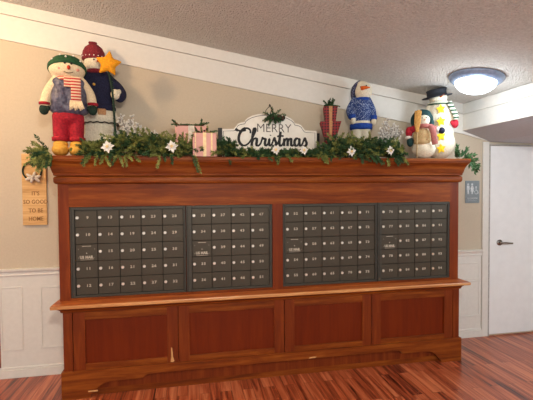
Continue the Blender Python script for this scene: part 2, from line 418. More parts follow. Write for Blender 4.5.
seams = [-1.625, -.838, .037, .828, 1.63]
P('lower_stile', boxb(-B, -1.628, -DK, -.445, .2, .70), M['wood_v']); P('lower_stile', boxb(1.633, B, -DK, -.445, .2, .70), M['wood_v'])
for x0, x1 in zip(seams, seams[1:]):
    x0 += .0025; x1 -= .0025; w = .085; z0, z1 = .212, .672
    fr = P('access_panel', boxb(x0+w, x1-w, -.457, -.445, z0+.045, z1-.07), M['wood_panel'])
    for xx in ((x0, x0+w), (x1-w, x1)): obj('panel_stile', boxb(xx[0], xx[1], -DK, -.445, z0, z1, bev=.0015), M['wood_v'], fr)
    for zz in ((z0, z0+.045), (z1-.07, z1)): obj('panel_rail', boxb(x0+w, x1-w, -DK, -.445, zz[0], zz[1], bev=.0015), M['wood_h'], fr)
# scalloped plinth
E_, DP = 1.709, .487
def ogee(s):
    L = [(-E_, 0), (-1.505, 0)]
    L += [(-1.50, .022), (-1.475, .045), (-1.45, .075), (-1.42, .098), (-1.385, .112), (-1.34, .116), (-1.115, .116), (-1.10, .135), (-1.08, .145), (-1.0, .147)]
    R = [(-x, z) for x, z in L[::-1]]
    return L + R + [(E_, .213), (-E_, .213)]
b = prism(new(), ogee(1), -DP, -.455); P('scalloped_apron', b, M['wood_h'])
P('plinth_side', boxb(-E_, -E_+.03, -.455, -.012, 0, .213), M['wood_h']); P('plinth_side', boxb(E_-.03, E_, -.455, -.012, 0, .213), M['wood_h'])
P('toe_board', boxb(-E_+.03, E_-.03, -.44, -.42, 0, .2), M['wood_h'])
b = new(); prism(b, [(-.897, .335), (-.888, .332), (-.882, .26), (-.871, .225), (-.885, .216), (-.902, .219), (-.896, .262)], -DK-.0012, -DK)
P('scuff', b, M['chip'], label='bare pale chip in the wood')
for q in ([(.245, .150), (.30, .151), (.315, .160), (.28, .163), (.25, .158)], [(-1.52, .047), (-1.45, .046), (-1.45, .058), (-1.52, .057)]): P('scuff', prism(new(), q, -DP-.001, -DP), M['chip'], label='small pale chip on the plinth')

# ------------------------------------------------------------------ mailbox units
def dm(w, h): return boxb(0, w, -.007, 0, 0, h, bev=.0015)
UNITS = [(-1.650, -.770, -1.616, -.789, 5, 9, 'five columns wide, leftmost', (0,)),
         (-.766, -.049, -.722, -.072, 4, 33, 'four columns wide, just left of the middle post', (0,)),
         (.045, .918, .066, .896, 5, 52, 'five columns wide, just right of the middle post', (0,)),
         (.922, 1.641, .957, 1.621, 4, 76, 'four columns wide, rightmost', (0,))]
DOOR0, LOCK0 = None, None
for ux0, ux1, dx0, dx1, nc, num, desc, _ in UNITS:
    u = thing('mailbox_unit', 'brown metal mailbox bank ' + desc + ' in the cabinet', 'mailbox', ((ux0+ux1)/2, -.36, OZ0+.001), 0, 'mailbox banks set in the cabinet')
    ox = (ux0+ux1)/2; H = OZ1-OZ0-.003; zb, zt = .018, H-.022
    a0, a1 = dx0-ox, dx1-ox; e0, e1 = ux0+.001-ox, ux1-.001-ox
    b = new(); box(b, e0, a0, -.042, .003, 0, H, bev=.002); box(b, a1, e1, -.042, .003, 0, H, bev=.002); box(b, a0, a1, -.042, .003, 0, zb, bev=.002); box(b, a0, a1, -.042, .003, zt, H, bev=.002)
    fr = obj('frame', b, M['box_frame'], u)
    for q in (e0+.010, e1-.013): obj('groove', boxb(q, q+.003, -.0425, -.040, .004, H-.004), M['gap'], fr)
    obj('back_plate', boxb(a0, a1, -.020, .003, zb, zt), M['gap'], u)
    pw, ph = (a1-a0)/nc, (zt-zb)/5
    dmesh = None
    nn = num
    for c in range(nc):
        for r in range(5):
            x = a0+c*pw; z = zt-(r+1)*ph
            g = .0022
            if c == 0 and r == 2:
                mp = obj('mail_plate', boxb(g, pw-g, -.007, 0, g, ph-g, bev=.0015), M['box_door'], u, label='numberless plate with a slot and white lettering'); mp.location = (x, -.026, z)
                b = new(); box(b, pw*.30, pw*.70, -.0085, -.0065, ph*.86, ph*.89); obj('slot', b, M['engrave'], mp)
                for sx, sz in ((.14, .70), (.86, .70), (.14, .2), (.86, .2), (.5, .46)):
                    obj('screw' if sx != .5 else 'keyhole', cyl(new(), (pw*sx, -.0075, ph*sz), .004 if sx == .5 else .0022, .002, 'Y', 10), M['engrave'], mp)
                put_text('lettering', 'US MAIL', .030, (pw*.5, -.0085, ph*.22), M['engrave'], mp, .92, bold=.0012)
                b = new(); box(b, pw*.22, pw*.80, -.0082, -.0068, ph*.07, ph*.085); obj('underline', b, M['engrave'], mp)
                continue
            if dmesh is None:
                dmesh = bpy.data.meshes.new('door'); bb = boxb(g, pw-g, -.007, 0, g, ph-g, bev=.0015); bb.to_mesh(dmesh); bb.free(); dmesh.materials.append(M['box_door'])
            if LOCK0 is None:
                LOCK0 = bpy.data.meshes.new('lock'); bb = new(); cyl(bb, (0, -.003, 0), .0118, .006, 'Y', 16); cyl(bb, (0, -.0075, 0), .0085, .004, 'Y', 16, .010); bb.to_mesh(LOCK0); bb.free(); LOCK0.materials.append(M['chrome'])
            d = link(bpy.data.objects.new('mailbox_door', dmesh), u); d.location = (x, -.026, z)
            k = link(bpy.data.objects.new('lock', LOCK0), d); k.location = (pw*.12, -.0065, ph*.55)
            no = obj('number', number_mesh(nn), M['engrave'], d); no.location = (pw*.57, -.0078, ph*.55)
            nn += 1

# ------------------------------------------------------------------ wall signs
t = thing('wooden_sign', 'light pine board sign with burnt lettering hanging on the wall left of the cabinet', 'sign', (-2.028, -.004, 1.305))
obj('board', boxb(-.095, .093, -.018, 0, 0, .605, bev=.002), M['sign_wood'], t)
for s, z in (("IT'S", .268), ('SO GOOD', .196), ('TO BE', .122), ('HOME', .052)):
    put_text('lettering', s, .050, (.008, -.019, z), M['carved'], t, .82, bold=.0004)
b = new(); tube(b, [(-.03, -.012, .60), (.0, -.006, .66), (.03, -.012, .60)], .0015, 6); obj('hanging_cord', b, M['carved'], t)
b = new(); tube(b, [(-.012+.072*math.cos(a*PI/16), -.026, .46+.075*math.sin(a*PI/16)) for a in range(33)], .007, 8); obj('hoop', b, M['dark_green'], t, True, 'dark green ring of the small wreath')
b = new()
for a, L in ((.2, .055), (1.3, .05), (2.6, .055), (3.5, .06), (4.4, .05), (5.6, .06)):
    rot = Matrix.Rotation(-a, 4, 'Y'); ell(b, (.0+math.cos(a)*L*.55, -.036, .405+math.sin(a)*L*.42), (L*.6, .008, .013), 12, rot)
ell(b, (0, -.042, .405), .012, 10); obj('bow', b, M['white_box'], t, True, 'white ribbon bow on the wreath')

t = thing('restroom_sign', 'slate blue restroom plaque with white figures on the wall beside the white door', 'sign', (2.193, -.001, 1.432))
obj('plaque', boxb(-.085, .085, -.006, 0, 0, .235, bev=.003), M['plaque'], t)
b = new()
cyl(b, (-.052, -.0068, .197), .011, .0014, 'Y', 16); prism(b, [(-.066, .184), (-.038, .184), (-.036, .14), (-.043, .14), (-.044, .095), (-.060, .095), (-.061, .14), (-.068, .14)], -.0075, -.0061); obj('pictogram', b, M['plaque_white'], t, label='white standing man figure')
b = new()
cyl(b, (-.004, -.0068, .197), .011, .0014, 'Y', 16); prism(b, [(-.013, .184), (.005, .184), (.018, .15), (.010, .148), (.016, .122), (.004, .122), (.003, .095), (-.011, .095), (-.012, .122), (-.024, .122), (-.018, .148), (-.026, .15)], -.0075, -.0061); obj('pictogram', b, M['plaque_white'], t, label='white standing woman figure')
b = new()
cyl(b, (.042, -.0068, .168), .008, .0014, 'Y', 12); tube(b, [(.042, -.0066, .158), (.042, -.0066, .13), (.062, -.0066, .128), (.070, -.0066, .102)], .004, 6, flat=.3)
tube(b, [(.044+.02*math.cos(-PI*1.25+a*PI/8), -.0066, .115+.02*math.sin(-PI*1.25+a*PI/8)) for a in range(0, 11)], .003, 6, flat=.3); obj('pictogram', b, M['plaque_white'], t, label='white wheelchair figure')
put_text('lettering', 'RESTROOM', .024, (0, -.0068, .048), M['plaque_white'], t, .98)
b = new()
for k in range(13): cyl(b, (-.05+k*.008, -.0065, .024+.004*(k % 2)), .0018, .001, 'Y', 6)
obj('braille', b, M['plaque_white'], t)

# ------------------------------------------------------------------ ceiling light (and the warm one near the left end of the room, plus added fill lights)
def ceiling_light(x, y, label, glass, col, power, group, D=.215, zc=None):
    sl = math.atan(.1622) if zc is None else 0
    zc = CZ(x) if zc is None else zc
    t = thing('ceiling_light', label, 'ceiling light', (x, y, zc), 0, group); t.rotation_euler = (0, sl, 0)
    b = new(); lathe(b, [(.05, 0), (D*.97, 0), (D, -.006), (D, -.014), (D*.965, -.020), (D*.955, -.030), (D*.90, -.040), (D*.80, -.052), (D*.76, -.052), (D*.76, -.03), (.05, -.03)], seg=48); obj('rim', b, M['fixture'], t, True)
    g = new(); lathe(g, [(D*.752, -.040)] + [(D*.752*math.cos(a*PI/20), -.046-.095*math.sin(a*PI/20)) for a in range(10)] + [(.004, -.141)], seg=48); obj('glass_dome', g, glass, t, True)
    L = bpy.data.lights.new('lamp', 'POINT'); L.energy = power; L.color = col; L.shadow_soft_size = .10
    lo = link(bpy.data.objects.new('lamp', L)); lo.location = (x-.03, y, zc-.26)
    return t
ceiling_light(1.655, -.72, 'round flush ceiling light with steel rim and glowing frosted dome above the tall snowman', M['lamp_cool'], (.80, .91, 1), 9, None)
ceiling_light(-2.55, -1.3, 'round warm ceiling light near the left end of the wall', M['lamp_warm'], (1, .66, .36), 62, None)
ceiling_light(3.15, -2.3, 'added round fill light out of view in the alcove, brightening the white door', M['lamp_cool'], (.74, .88, 1), 40, None, zc=2.062)  # added lamp, out of view, to brighten the door side
ceiling_light(-.4, -4.3, 'added round fill light behind the viewer, lighting the floor and cabinet front', M['lamp_warm'], (1, .93, .82), 170, None)  # added fill from behind the camera for the floor and cabinet front

# ------------------------------------------------------------------ decorations on top of the cabinet
T = 1.861
def copyto(me): return me
# --- snowman in a quilted vest
t = thing('plush_snowman', 'plush snowman in green dotted hat, slate vest and red trousers at the far left end', 'snowman', (-1.662, -.335, T), .22, 'plush snowmen on the cabinet')
t.scale = (.94, .94, 1)
obj('body', blob([('e', (0, 0, .675), (.140, .105, .084)), ('e', (.01, 0, .46), (.12, .08, .17)), ('c', [(-.08, 0, .58), (-.135, -.01, .50), (-.168, -.02, .40)], (.046, .040)), ('c', [(.11, 0, .58), (.165, -.01, .50), (.185, -.03, .42)], (.044, .040))]), M['plush'], t, label='cream plush head and arms')
obj('vest', blob([('e', (.012, 0, .47), (.150, .10, .14)), ('e', (.012, 0, .37), (.155, .105, .06)), ('e', (-.05, -.045, .44), (.07, .07, .12)), ('e', (.06, -.045, .44), (.07, .07, .12)), ('e', (-.03, -.01, .57), (.09, .075, .05)), ('e', (.06, -.01, .57), (.08, .075, .05))]), M['vest'], t, True)
obj('trousers', blob([('e', (0, 0, .31), (.122, .085, .07)), ('c', [(-.055, 0, .30), (-.06, 0, .15)], (.066, .056)), ('c', [(.062, 0, .30), (.062, 0, .15)], (.064, .056))]), M['red'], t, True)
for sx in (-.06, .064):
    b = new(); lathe(b, [(.05, 0), (.064, .002), (.066, .03), (.056, .034)], (sx, 0, .120), 20, 1, 1); obj('trouser_cuff', b, M['red'], t, True)
    b = new(); ell(b, (sx, -.035, .05), (.064, .095, .05), 18); ell(b, (sx, -.005, .095), (.057, .06, .035), 16); obj('boot', b, M['gold'], t, True)
for mx, my, mz in ((-.172, -.03, .355), (.188, -.045, .37)):
    b = new(); ell(b, (mx, my, mz), (.036, .03, .042)); ell(b, (mx+(.03 if mx < 0 else -.03), my-.01, mz+.008), (.014, .014, .02)); obj('mitten', b, M['dark_green'], t, True)
    b = new(); lathe(b, [(.03, 0), (.041, .003), (.041, .02), (.03, .023)], (mx+.003, my, mz+.033), 16); obj('sleeve_cuff', b, M['red'], t, True)
b = new(); lathe(b, [(.134, -.012), (.142, 0), (.142, .026), (.133, .034), (.128, .05), (.112, .078), (.08, .102), (.04, .116), (.008, .119)], (0, .01, .705), 28, 1, .82)
ht = obj('hat', b, M['green_felt'], t, True); ht.rotation_euler = (-.42, 0, 0); ht.location = (0, -.276, .068); ht.scale = (1.04, 1.02, .95)
b = new()
for a, z in ((-2.45, .745), (-1.6, .750), (-.75, .745), (-2.0, .785), (-1.15, .785)): 
    rr = .134 if z < .77 else .112
    obj('hat_dot', ellb((rr*math.cos(a), .01+rr*.82*math.sin(a), z), .0078, 8), M['dots'], ht, True)
b = new(); lathe(b, [(.08, 0), (.098, .012), (.098, .03), (.075, .045)], (.01, -.01, .572), 24, 1, .9); obj('scarf', b, M['scarf_red'], t, True)
b = new(); box(b, .03, .105, -.135, -.118, .41, .60, bev=.006); box(b, -.02, .05, -.128, -.114, .52, .60, bev=.006); obj('scarf_tail', b, M['scarf_red'], t, True)
b = new()
for k in range(9): tube(b, [(.027+k*.0095, -.127, .42), (.024+k*.0115, -.135, .38), (.024+k*.0125, -.133, .345+.008*(k % 3))], .0065, 6)
obj('fringe', b, M['plush'], t, True)
for ex in (-.012, .036):
    obj('eye', ellb((ex, -.096, .706), .009, 12), M['black'], t, True)
b = new(); ell(b, (.017, -.106, .672), (.013, .026, .016), 14, Matrix.Rotation(.5, 4, 'X')); obj('nose', b, M['nose_red'], t, True)
for ex in (-.048, .078): obj('cheek', ellb((ex, -.087 if ex < 0 else -.078, .665), (.018, .010, .013), 12), M['pink'], t, True)
b = new(); tube(b, [(-.02+.0075*k, -.103, .640-.010*math.sin(k*PI/9)) for k in range(10)], .0022, 6); obj('mouth', b, M['black'], t)

# --- snowman in a navy coat
t = thing('plush_snowman', 'taller plush snowman in navy coat and dark red knit hat at the left', 'snowman', (-1.455, -.135, T), .22, 'plush snowmen on the cabinet')
t.scale = (.94, .94, 1)
obj('body', blob([('e', (-.005, 0, .15), (.15, .11, .15)), ('e', (-.005, 0, .26), (.135, .10, .10)), ('e', (0, 0, .4), (.12, .09, .12)), ('e', (-.045, -.005, .79), (.092, .085, .082)), ('c', [(-.005, 0, .2), (-.02, 0, .7)], (.11, .06))]), M['snow'], t, label='white plush lower body and head')
b = new(); lathe(b, [(.126, -.05), (.144, -.047), (.142, 0), (.125, .05), (.11, .052)], (-.0, 0, .345), 28, 1, .82); obj('fleece_cuff', b, M['snow'], t, True)
b = new(); tube(b, [(.146*math.cos(a*PI/24), .122*math.sin(a*PI/24), .292+.005*math.sin(a*1.9)) for a in range(49)], .0045, 6); obj('trim_stitch', b, M['black'], t)
obj('coat', blob([('e', (-.01, 0, .55), (.125, .098, .19)), ('e', (-.01, 0, .42), (.135, .105, .06)), ('e', (-.01, 0, .68), (.115, .08, .06)), ('c', [(.06, 0, .66), (.13, -.005, .61), (.168, -.03, .55), (.15, -.09, .51)], (.052, .044)), ('c', [(-.09, 0, .68), (-.135, -.0, .58), (-.14, -.03, .48)], (.05, .04))]), M['navy'], t)
b = new(); lathe(b, [(.06, 0), (.082, .01), (.078, .03), (.06, .035)], (-.035, -.01, .702), 24); obj('collar', b, M['knit_red'], t, True)
obj('mitten', blob([('e', (.112, -.125, .525), (.04, .032, .044)), ('e', (.145, -.115, .55), (.018, .02, .024))], .006), M['snow'], t, label='white mitten holding the star pole')
obj('mitten', ellb((-.12, -.06, .45), (.036, .032, .042)), M['snow'], t, True)
obj('button', ellb((-.058, -.098, .60), (.011, .005, .011), 12), M['gold'], t, True)
b = new(); box(b, -.035, .035, -.120, -.098, .352, .405, bev=.01); obj('pouch', b, M['burlap'], t, True)
b = new(); lathe(b, [(.088, 0), (.099, .006), (.100, .04), (.094, .044), (.09, .07), (.072, .105), (.04, .13), (.01, .138)], (-.055, 0, .815), 28, 1, .92); ell(b, (-.062, 0, .955), (.03, .028, .018), 12)
for q in range(5): ell(b, (-.085+q*.012, -.01+.01*(q % 2), .958+.004*(q % 2)), .012, 8)
hat = obj('hat', b, M['knit_red'], t, True)
for a in range(9): an = -PI*.95+a*PI*.9/8; obj('hat_dot', ellb((-.055+.1*math.cos(an), .092*math.sin(an), .838), .005, 8), M['dots'], hat, True)
for ex in (-.055, -.010): obj('eye', ellb((ex, -.086, .803), .007, 10), M['black'], t, True)
b = new(); ell(b, (-.022, -.098, .792), (.009, .022, .009), 12, Matrix.Rotation(.4, 4, 'Z')); obj('nose', b, M['nose_red'], t, True)
t = thing('gold_star_on_pole', 'golden plush star on a dark green pole held by the snowman in the navy coat', 'star', (-1.342, -.31, T))
b = new(); tube(b, smoothpath([(.03, 0, 0), (.02, 0, .3), (.008, 0, .52), (-.02, 0, .70)]), .0085, 8); obj('pole', b, M['dark_green'], t, True)
b = new()
for k in range(60):
    z = .02+k*.0115; x = .03-.03*z; a = k*2.4; tube(b, [(x, 0, z), (x+.013*math.cos(a), .013*math.sin(a), z+.008)], .0018, 4)
obj('garland_wrap', b, M['leaf_b'], t)
b = star_bm((0, 0, 0), .104, .056, .036, -.12); bmesh.ops.bevel(b, geom=list(b.edges), offset=.005, segments=2, affect='EDGES')
so = obj('star', b, M['star'], t, True); so.location = (-.016, -.012, .745)

# --- snowman in a blue sweater
t = thing('plush_snowman', 'plush snowman in blue patterned sweater and navy knit hat standing right of the plaid gifts', 'snowman', (.855, -.19, T), -.33, 'plush snowmen on the cabinet')
t.scale = (.83, .88, 1)
obj('body', blob([('c', [(-.045, 0, .30), (-.048, 0, .06)], (.06, .055)), ('c', [(.047, 0, .30), (.05, 0, .06)], (.06, .055)), ('e', (0, 0, .35), (.105, .075, .10)), ('e', (0, 0, .5), (.08, .06, .12)), ('e', (.025, -.005, .645), (.098, .088, .085)), ('e', (.01, 0, .70), (.07, .07, .04))]), M['snow'], t, label='white plush head and legs')
obj('sweater', blob([('e', (0, 0, .43), (.118, .085, .14)), ('e', (0, 0, .53), (.10, .075, .06)), ('c', [(-.07, 0, .55), (-.125, -.01, .47), (-.11, -.05, .41)], (.046, .04)), ('c', [(.07, 0, .55), (.118, 0, .47), (.132, -.01, .40)], (.046, .04))]), M['sweater'], t)
b = new(); lathe(b, [(.10, 0), (.124, .003), (.127, .05), (.105, .055)], (0, 0, .285), 28, 1, .78); obj('hem', b, M['blue'], t, True)
b = new(); lathe(b, [(.06, 0), (.085, .006), (.08, .03), (.055, .033)], (.012, 0, .55), 24, 1, .85); obj('collar', b, M['blue'], t, True)
for (x, y, z, rx) in ((-.105, -.052, .385, .042), (.133, -.012, .375, .042)):
    b = new(); lathe(b, [(.03, 0), (rx, .004), (rx, .036), (.03, .04)], (x, y, z), 16); obj('sleeve_cuff', b, M['blue'], t, True)
    obj('mitten', ellb((x+(.014 if x < 0 else .004), y-.012, z-.018), (.028, .026, .038), 14), M['snow'], t, True)
b = new()
lathe(b, [(.094, -.02), (.102, 0), (.102, .03), (.095, .04), (.07, .085), (.03, .112), (.006, .118)], (0, 0, 0), 28, 1, .95)
tube(b, smoothpath([(0, 0, .10), (-.03, 0, .09), (-.075, 0, .04), (-.095, 0, -.02)]), [.05-.0012*i for i in range(19)], 12)
ho = obj('hat', b, M['knit_navy'], t, True); ho.location = (-.034, .030, .662); ho.rotation_euler = (-.5, -1.0, 0); ho.scale = (.90, .90, .50)
obj('eye', ellb((-.012, -.084, .667), .008, 10), M['black'], t, True); obj('eye', ellb((.048, -.088, .675), .008, 10), M['black'], t, True)
b = new(); tube(b, [(-.005, -.085, .655), (.035, -.108, .656), (.085, -.12, .652)], [.020, .015, .004], 10); obj('nose', b, M['orange'], t, True)

# --- tall snowman with yellow stars
t = thing('plush_snowman', 'tall cream snowman in black hat with four yellow stars down its front', 'snowman', (1.585, -.32, T+.006), -.48, 'plush snowmen on the cabinet')
t.scale = (.84, .84, .965)
obj('body', blob([('e', (0, 0, .15), (.165, .13, .155)), ('e', (0, 0, .24), (.15, .115, .11)), ('e', (.0, 0, .42), (.132, .10, .16)), ('e', (-.015, 0, .595), (.096, .085, .075)), ('c', [(-.10, 0, .50), (-.135, -.01, .42), (-.14, -.02, .33)], (.04, .035)), ('c', [(.09, 0, .50), (.135, -.01, .43), (.148, -.02, .37)], (.042, .036))]), M['snow'], t, label='cream plush body, head and arms')
for z, y in ((.470, -.108), (.352, -.118), (.212, -.130), (.092, -.134)):
    s = obj('star_patch', star_bm((0, 0, 0), .050, .027, .008, .1), M['yellow'], t); s.location = (.002, y, z); s.rotation_euler = (-.1 if z > .2 else .12, 0, 0)
b = new(); lathe(b, [(.02, -.002), (.128, -.006), (.135, 0), (.13, .008), (.092, .012), (.088, .02), (.086, .06), (.092, .094), (.07, .104), (.01, .10)], (0, 0, 0), 30, 1, .9)
ho = obj('hat', b, M['felt_black'], t, True); ho.location = (-.028, -.005, .606); ho.rotation_euler = (.10, -.12, 0); ho.scale = (1.2, 1.15, .73)
b = new(); lathe(b, [(.08, 0), (.118, .006), (.118, .026), (.08, .034)], (-.01, 0, .520), 28, 1, .92); obj('scarf', b, M['scarf_green'], t, True)
b = new(); tube(b, smoothpath([(.085, -.085, .535), (.125, -.09, .46), (.150, -.09, .41), (.158, -.085, .37)]), .027, 10, flat=.4); obj('scarf_tail', b, M['scarf_green'], t, True)
obj('mitten', blob([('e', (.153, -.04, .335), (.038, .034, .045)), ('e', (.12, -.05, .345), (.016, .016, .024))], .006), M['red'], t, label='red mitten')
b = new(); tube(b, [(.0, -.08, .597), (.015, -.11, .60), (.03, -.135, .605)], [.013, .009, .002], 10); obj('nose', b, M['orange'], t, True)
for ex in (-.045, .03): obj('eye', ellb((ex, -.082, .612), .006, 10), M['black'], t, True)

# --- child snowman with broom
t = thing('plush_snowman', 'small snowman with dark green hood, rose scarf and tan vest beside the starred snowman', 'snowman', (1.365, -.40, T+.004), -.42, 'plush snowmen on the cabinet')
t.scale = (.86, .86, .99)
obj('body', blob([('e', (.005, 0, .085), (.12, .09, .088)), ('e', (0, 0, .22), (.088, .07, .10)), ('e', (.0, -.01, .345), (.07, .062, .062))]), M['snow'], t, label='white plush head and lower body')
obj('hood', blob([('e', (-.008, .028, .355), (.118, .055, .098)), ('e', (-.008, .01, .40), (.095, .06, .055)), ('e', (-.085, -.005, .32), (.036, .04, .05)), ('e', (.075, -.005, .32), (.036, .04, .05))], .007), M['teal'], t)
obj('vest', blob([('e', (-.01, -.01, .205), (.095, .078, .085)), ('e', (-.012, -.02, .15), (.088, .074, .04))], .007), M['tan'], t)
b = new(); tube(b, [(-.012, -.095, .28), (-.014, -.1, .2), (-.012, -.098, .12)], .0018, 6)
for z in (.26, .215, .165): ell(b, (-.028, -.094, z), .006, 8); ell(b, (.025, -.09, z), .006, 8)
obj('vest_stitching', b, M['burlap'], t)
for nm, c, r, m in (('sleeve', (-.142, -.01, .245), (.036, .036, .052), 'red'), ('sleeve_cuff', (-.148, -.015, .195), (.036, .036, .018), 'dots'), ('mitten', (-.132, -.02, .155), (.036, .034, .046), 'teal'),
                    ('sleeve_cuff', (.135, -.05, .253), (.024, .028, .028), 'dots'), ('mitten', (.172, -.06, .245), (.034, .030, .030), 'navy')):
    obj(nm, ellb(c, r, 16), M[m], t, True)
b = new(); tube(b, [(-.08, -.02, .28), (-.13, -.015, .262)], .032, 10); obj('sleeve', b, M['red'], t, True)
b = new(); tube(b, [(.07, -.02, .275), (.125, -.045, .256)], .03, 10); obj('sleeve', b, M['scarf_pink'], t, True)
b = new(); lathe(b, [(.06, 0), (.088, .008), (.088, .034), (.06, .042)], (0, -.01, .272), 24, 1, .9); obj('scarf', b, M['scarf_pink'], t, True)
b = new(); tube(b, smoothpath([(.06, -.075, .29), (.085, -.092, .23), (.095, -.092, .17), (.105, -.088, .12)]), .03, 10, flat=.35); obj('scarf_tail', b, M['scarf_pink'], t, True)
for ex in (-.02, .025): obj('eye', ellb((ex, -.068, .365), .0055, 10), M['black'], t, True)
obj('nose', ellb((.004, -.082, .345), (.006, .018, .006), 10), M['orange'], t, True)
t = thing('toy_broom', 'small straw broom held upright in front of the green hooded snowman', 'broom', (1.262, -.468, T))
b = new(); tube(b, [(0, 0, 0), (.002, 0, .25)], .0048, 8); obj('handle', b, M['tan'], t, True)
b = new()
for k in range(26):
    a = k*2.4; r = .006+.0045*math.sqrt(k); tube(b, [(.002+.3*r*math.cos(a), .3*r*math.sin(a), .235), (.003+r*math.cos(a), .5*r*math.sin(a), .31), (.012+1.15*r*math.cos(a), .5*r*math.sin(a), .415+.004*(k % 4))], .0042, 5)
obj('bristles', b, M['straw'], t)

# --- gift boxes
def gift(name, label, loc, w, d, h, paper, ribbon, group, taper=1.0, rz=0, ribw=.03, lid=None):
    t = thing(name, label, 'gift box', loc, rz, group)
    bm = new(); box(bm, -w/2, w/2, -d/2, d/2, 0, h, bev=.003)
    for v in bm.verts:
        f = taper + (1-taper)*v.co.z/h; v.co.x *= f; v.co.y *= f
    obj('box', bm, paper, t)
    bm = new()
    for o in (-.0,):
        box(bm, o-ribw/2, o+ribw/2, -d/2-.0015, d/2+.0015, -.0, h+.0015)
    for v in bm.verts:
        f = taper + (1-taper)*v.co.z/h; v.co.x *= f; v.co.y *= f
    obj('ribbon', bm, ribbon, t)
    return t
g1 = gift('gift_box', 'taller blush pink gift box behind and left of the shorter pink one', (-.715, -.215, T), .262, .20, .268, M['pink_box'], M['white_box'], 'pink gift boxes', ribw=.05)
g2 = gift('gift_box', 'shorter blush pink gift box with gold ribbon stripes standing in front', (-.612, -.415, T), .188, .15, .188, M['pink_box'], M['gold_ribbon'], 'pink gift boxes', ribw=.026)
for q in ((.05, .062), (-.075, -.068)): obj('ribbon', boxb(*q, -.0768, .0768, 0, .1895), M['gold_ribbon'], g2)
TW = (.510, -.30)
z = T
for w, d, h, lb in ((.100, .09, .186, 'bottom plaid gift box of the tower, mostly hidden in the greenery'), (.186, .12, .143, 'middle plaid gift box of the tower, the widest, with burlap ribbon'), (.124, .10, .132, 'top plaid gift box of the tower with a sprig on its lid')):
    tp = {.100: 1.0, .186: .56, .124: .74}[w]
    gift('gift_box', 'red ' + lb, (TW[0], TW[1], z), w, d, h, M['plaid'], M['burlap'], 'plaid gift boxes in a tower', tp, -.25, ribw=.030); z += h + .001
PT = z

# --- foliage
def rnd(a, b): return random.uniform(a, b)
def needle(bm, p, d, L, w, up):
    s = d.cross(up); s = s.normalized()*w if s.length > 1e-4 else Vector((w, 0, 0))
    m = p + d*L*.45; tip = p + d*L
    a = bm.verts.new(p); b_ = bm.verts.new(m+s + up*w*.3); c = bm.verts.new(tip); e = bm.verts.new(m-s + up*w*.3); k = bm.verts.new(m - up*w*.4)
    bm.faces.new((a, b_, k)); bm.faces.new((b_, c, k)); bm.faces.new((c, e, k)); bm.faces.new((e, a, k))
def sprig(bm, p, d, L, nl=.026, w=.0035, n=9, droop=.4, stem=.0018):
    d = d.normalized(); pts = []; q = p.copy(); dd = d.copy()
    for k in range(n):
        pts.append(q.copy()); dd = (dd + Vector((rnd(-.08, .08), rnd(-.08, .08), -droop*.12))).normalized(); q = q + dd*L/n
    pts.append(q)
    tube(bm, pts, stem, 4)
    for k in range(1, n+1):
        t_ = (pts[k]-pts[k-1]).normalized()
        a = Vector((rnd(-1, 1), rnd(-1, 1), rnd(-1, 1))); side = t_.cross(a).normalized()
        for s in (side, -side, t_.cross(side)):
            dr = (t_*.75 + s*rnd(.5, .8)).normalized()
            needle(bm, pts[k], dr, nl*rnd(.7, 1.15)*(1-.35*k/n), w, dr.cross(s).normalized() if dr.cross(s).length > .01 else Vector((0, 0, 1)))
    needle(bm, q, dd, nl*.8, w, Vector((0, 1, .2)).normalized())
def foliage(spots, mats, nl=.028, w=.0038, n=9):
    """spots = (point, direction, length); returns a mesh with mixed greens"""
    bms = [new() for _ in mats]
    for k, (p, d, L) in enumerate(spots): sprig(bms[random.choice(range(len(mats)))], Vector(p), Vector(d), L, nl, w, n)
    out = new()
    for i, b_ in enumerate(bms):
        for f in b_.faces: f.material_index = i
        me = bpy.data.meshes.new('t'); b_.to_mesh(me); b_.free(); st = len(out.faces); out.from_mesh(me); bpy.data.meshes.remove(me)
        out.faces.ensure_lookup_table()
    return out
def garland(name, label, x0, x1, dens, hfun, mats, group, extra=(), y=-.43, nl=.03, w=.004):
    t = thing(name, label, 'garland', ((x0+x1)/2, y, T+.0))
    ox = (x0+x1)/2; spots = []
    npt = int((x1-x0)*dens)
    for k in range(npt):
        x = rnd(x0, x1); h = hfun(x)
        zz = rnd(.012, max(.02, h*.75)); dirv = (rnd(-1, 1), rnd(-.9, .35), rnd(-.15, 1.0))
        yy = rnd(-.015, .05) if zz < .05 else rnd(-.02, .045)
        spots.append(((x-ox, yy, zz), dirv, rnd(.04, .065) if h < .04 else (rnd(.05, .10) if h < .1 else rnd(.07, .14))))
    for e in extra: spots.append(((e[0]-ox, e[1], e[2]), e[3], e[4]))
    fl = foliage(spots, mats, nl, w)
    obj('foliage', fl, mats, t)
    b = new(); m = 14; tube(b, [(x0-ox+(x1-x0)*k/m, .012*math.sin(k*1.7), .016+.008*math.sin(k*2.3)) for k in range(m+1)], .006, 6); obj('stem', b, M['twig'], t)
    return t
LM = [M['leaf_a'], M['leaf_b'], M['leaf_a']]
def hl(x):
    if x < -1.52: return .05
    if x < -1.30: return .09
    if x < -1.0: return .17
    return .12
ex = []
for k in range(46):   # the tuft that hangs past the left end in front of the pine sign
    a = rnd(0, 1); ex.append((rnd(-1.80, -1.74), rnd(-.07, -.04), rnd(.0, .03), (-rnd(.2, 1.0), rnd(-.5, .1), rnd(-1.2, .45)), rnd(.06, .13)))
for k in range(16): ex.append((rnd(-1.5, -.75), -.06, rnd(.0, .03), (rnd(-.5, .7), -.6, rnd(-1.1, -.3)), rnd(.07, .12)))
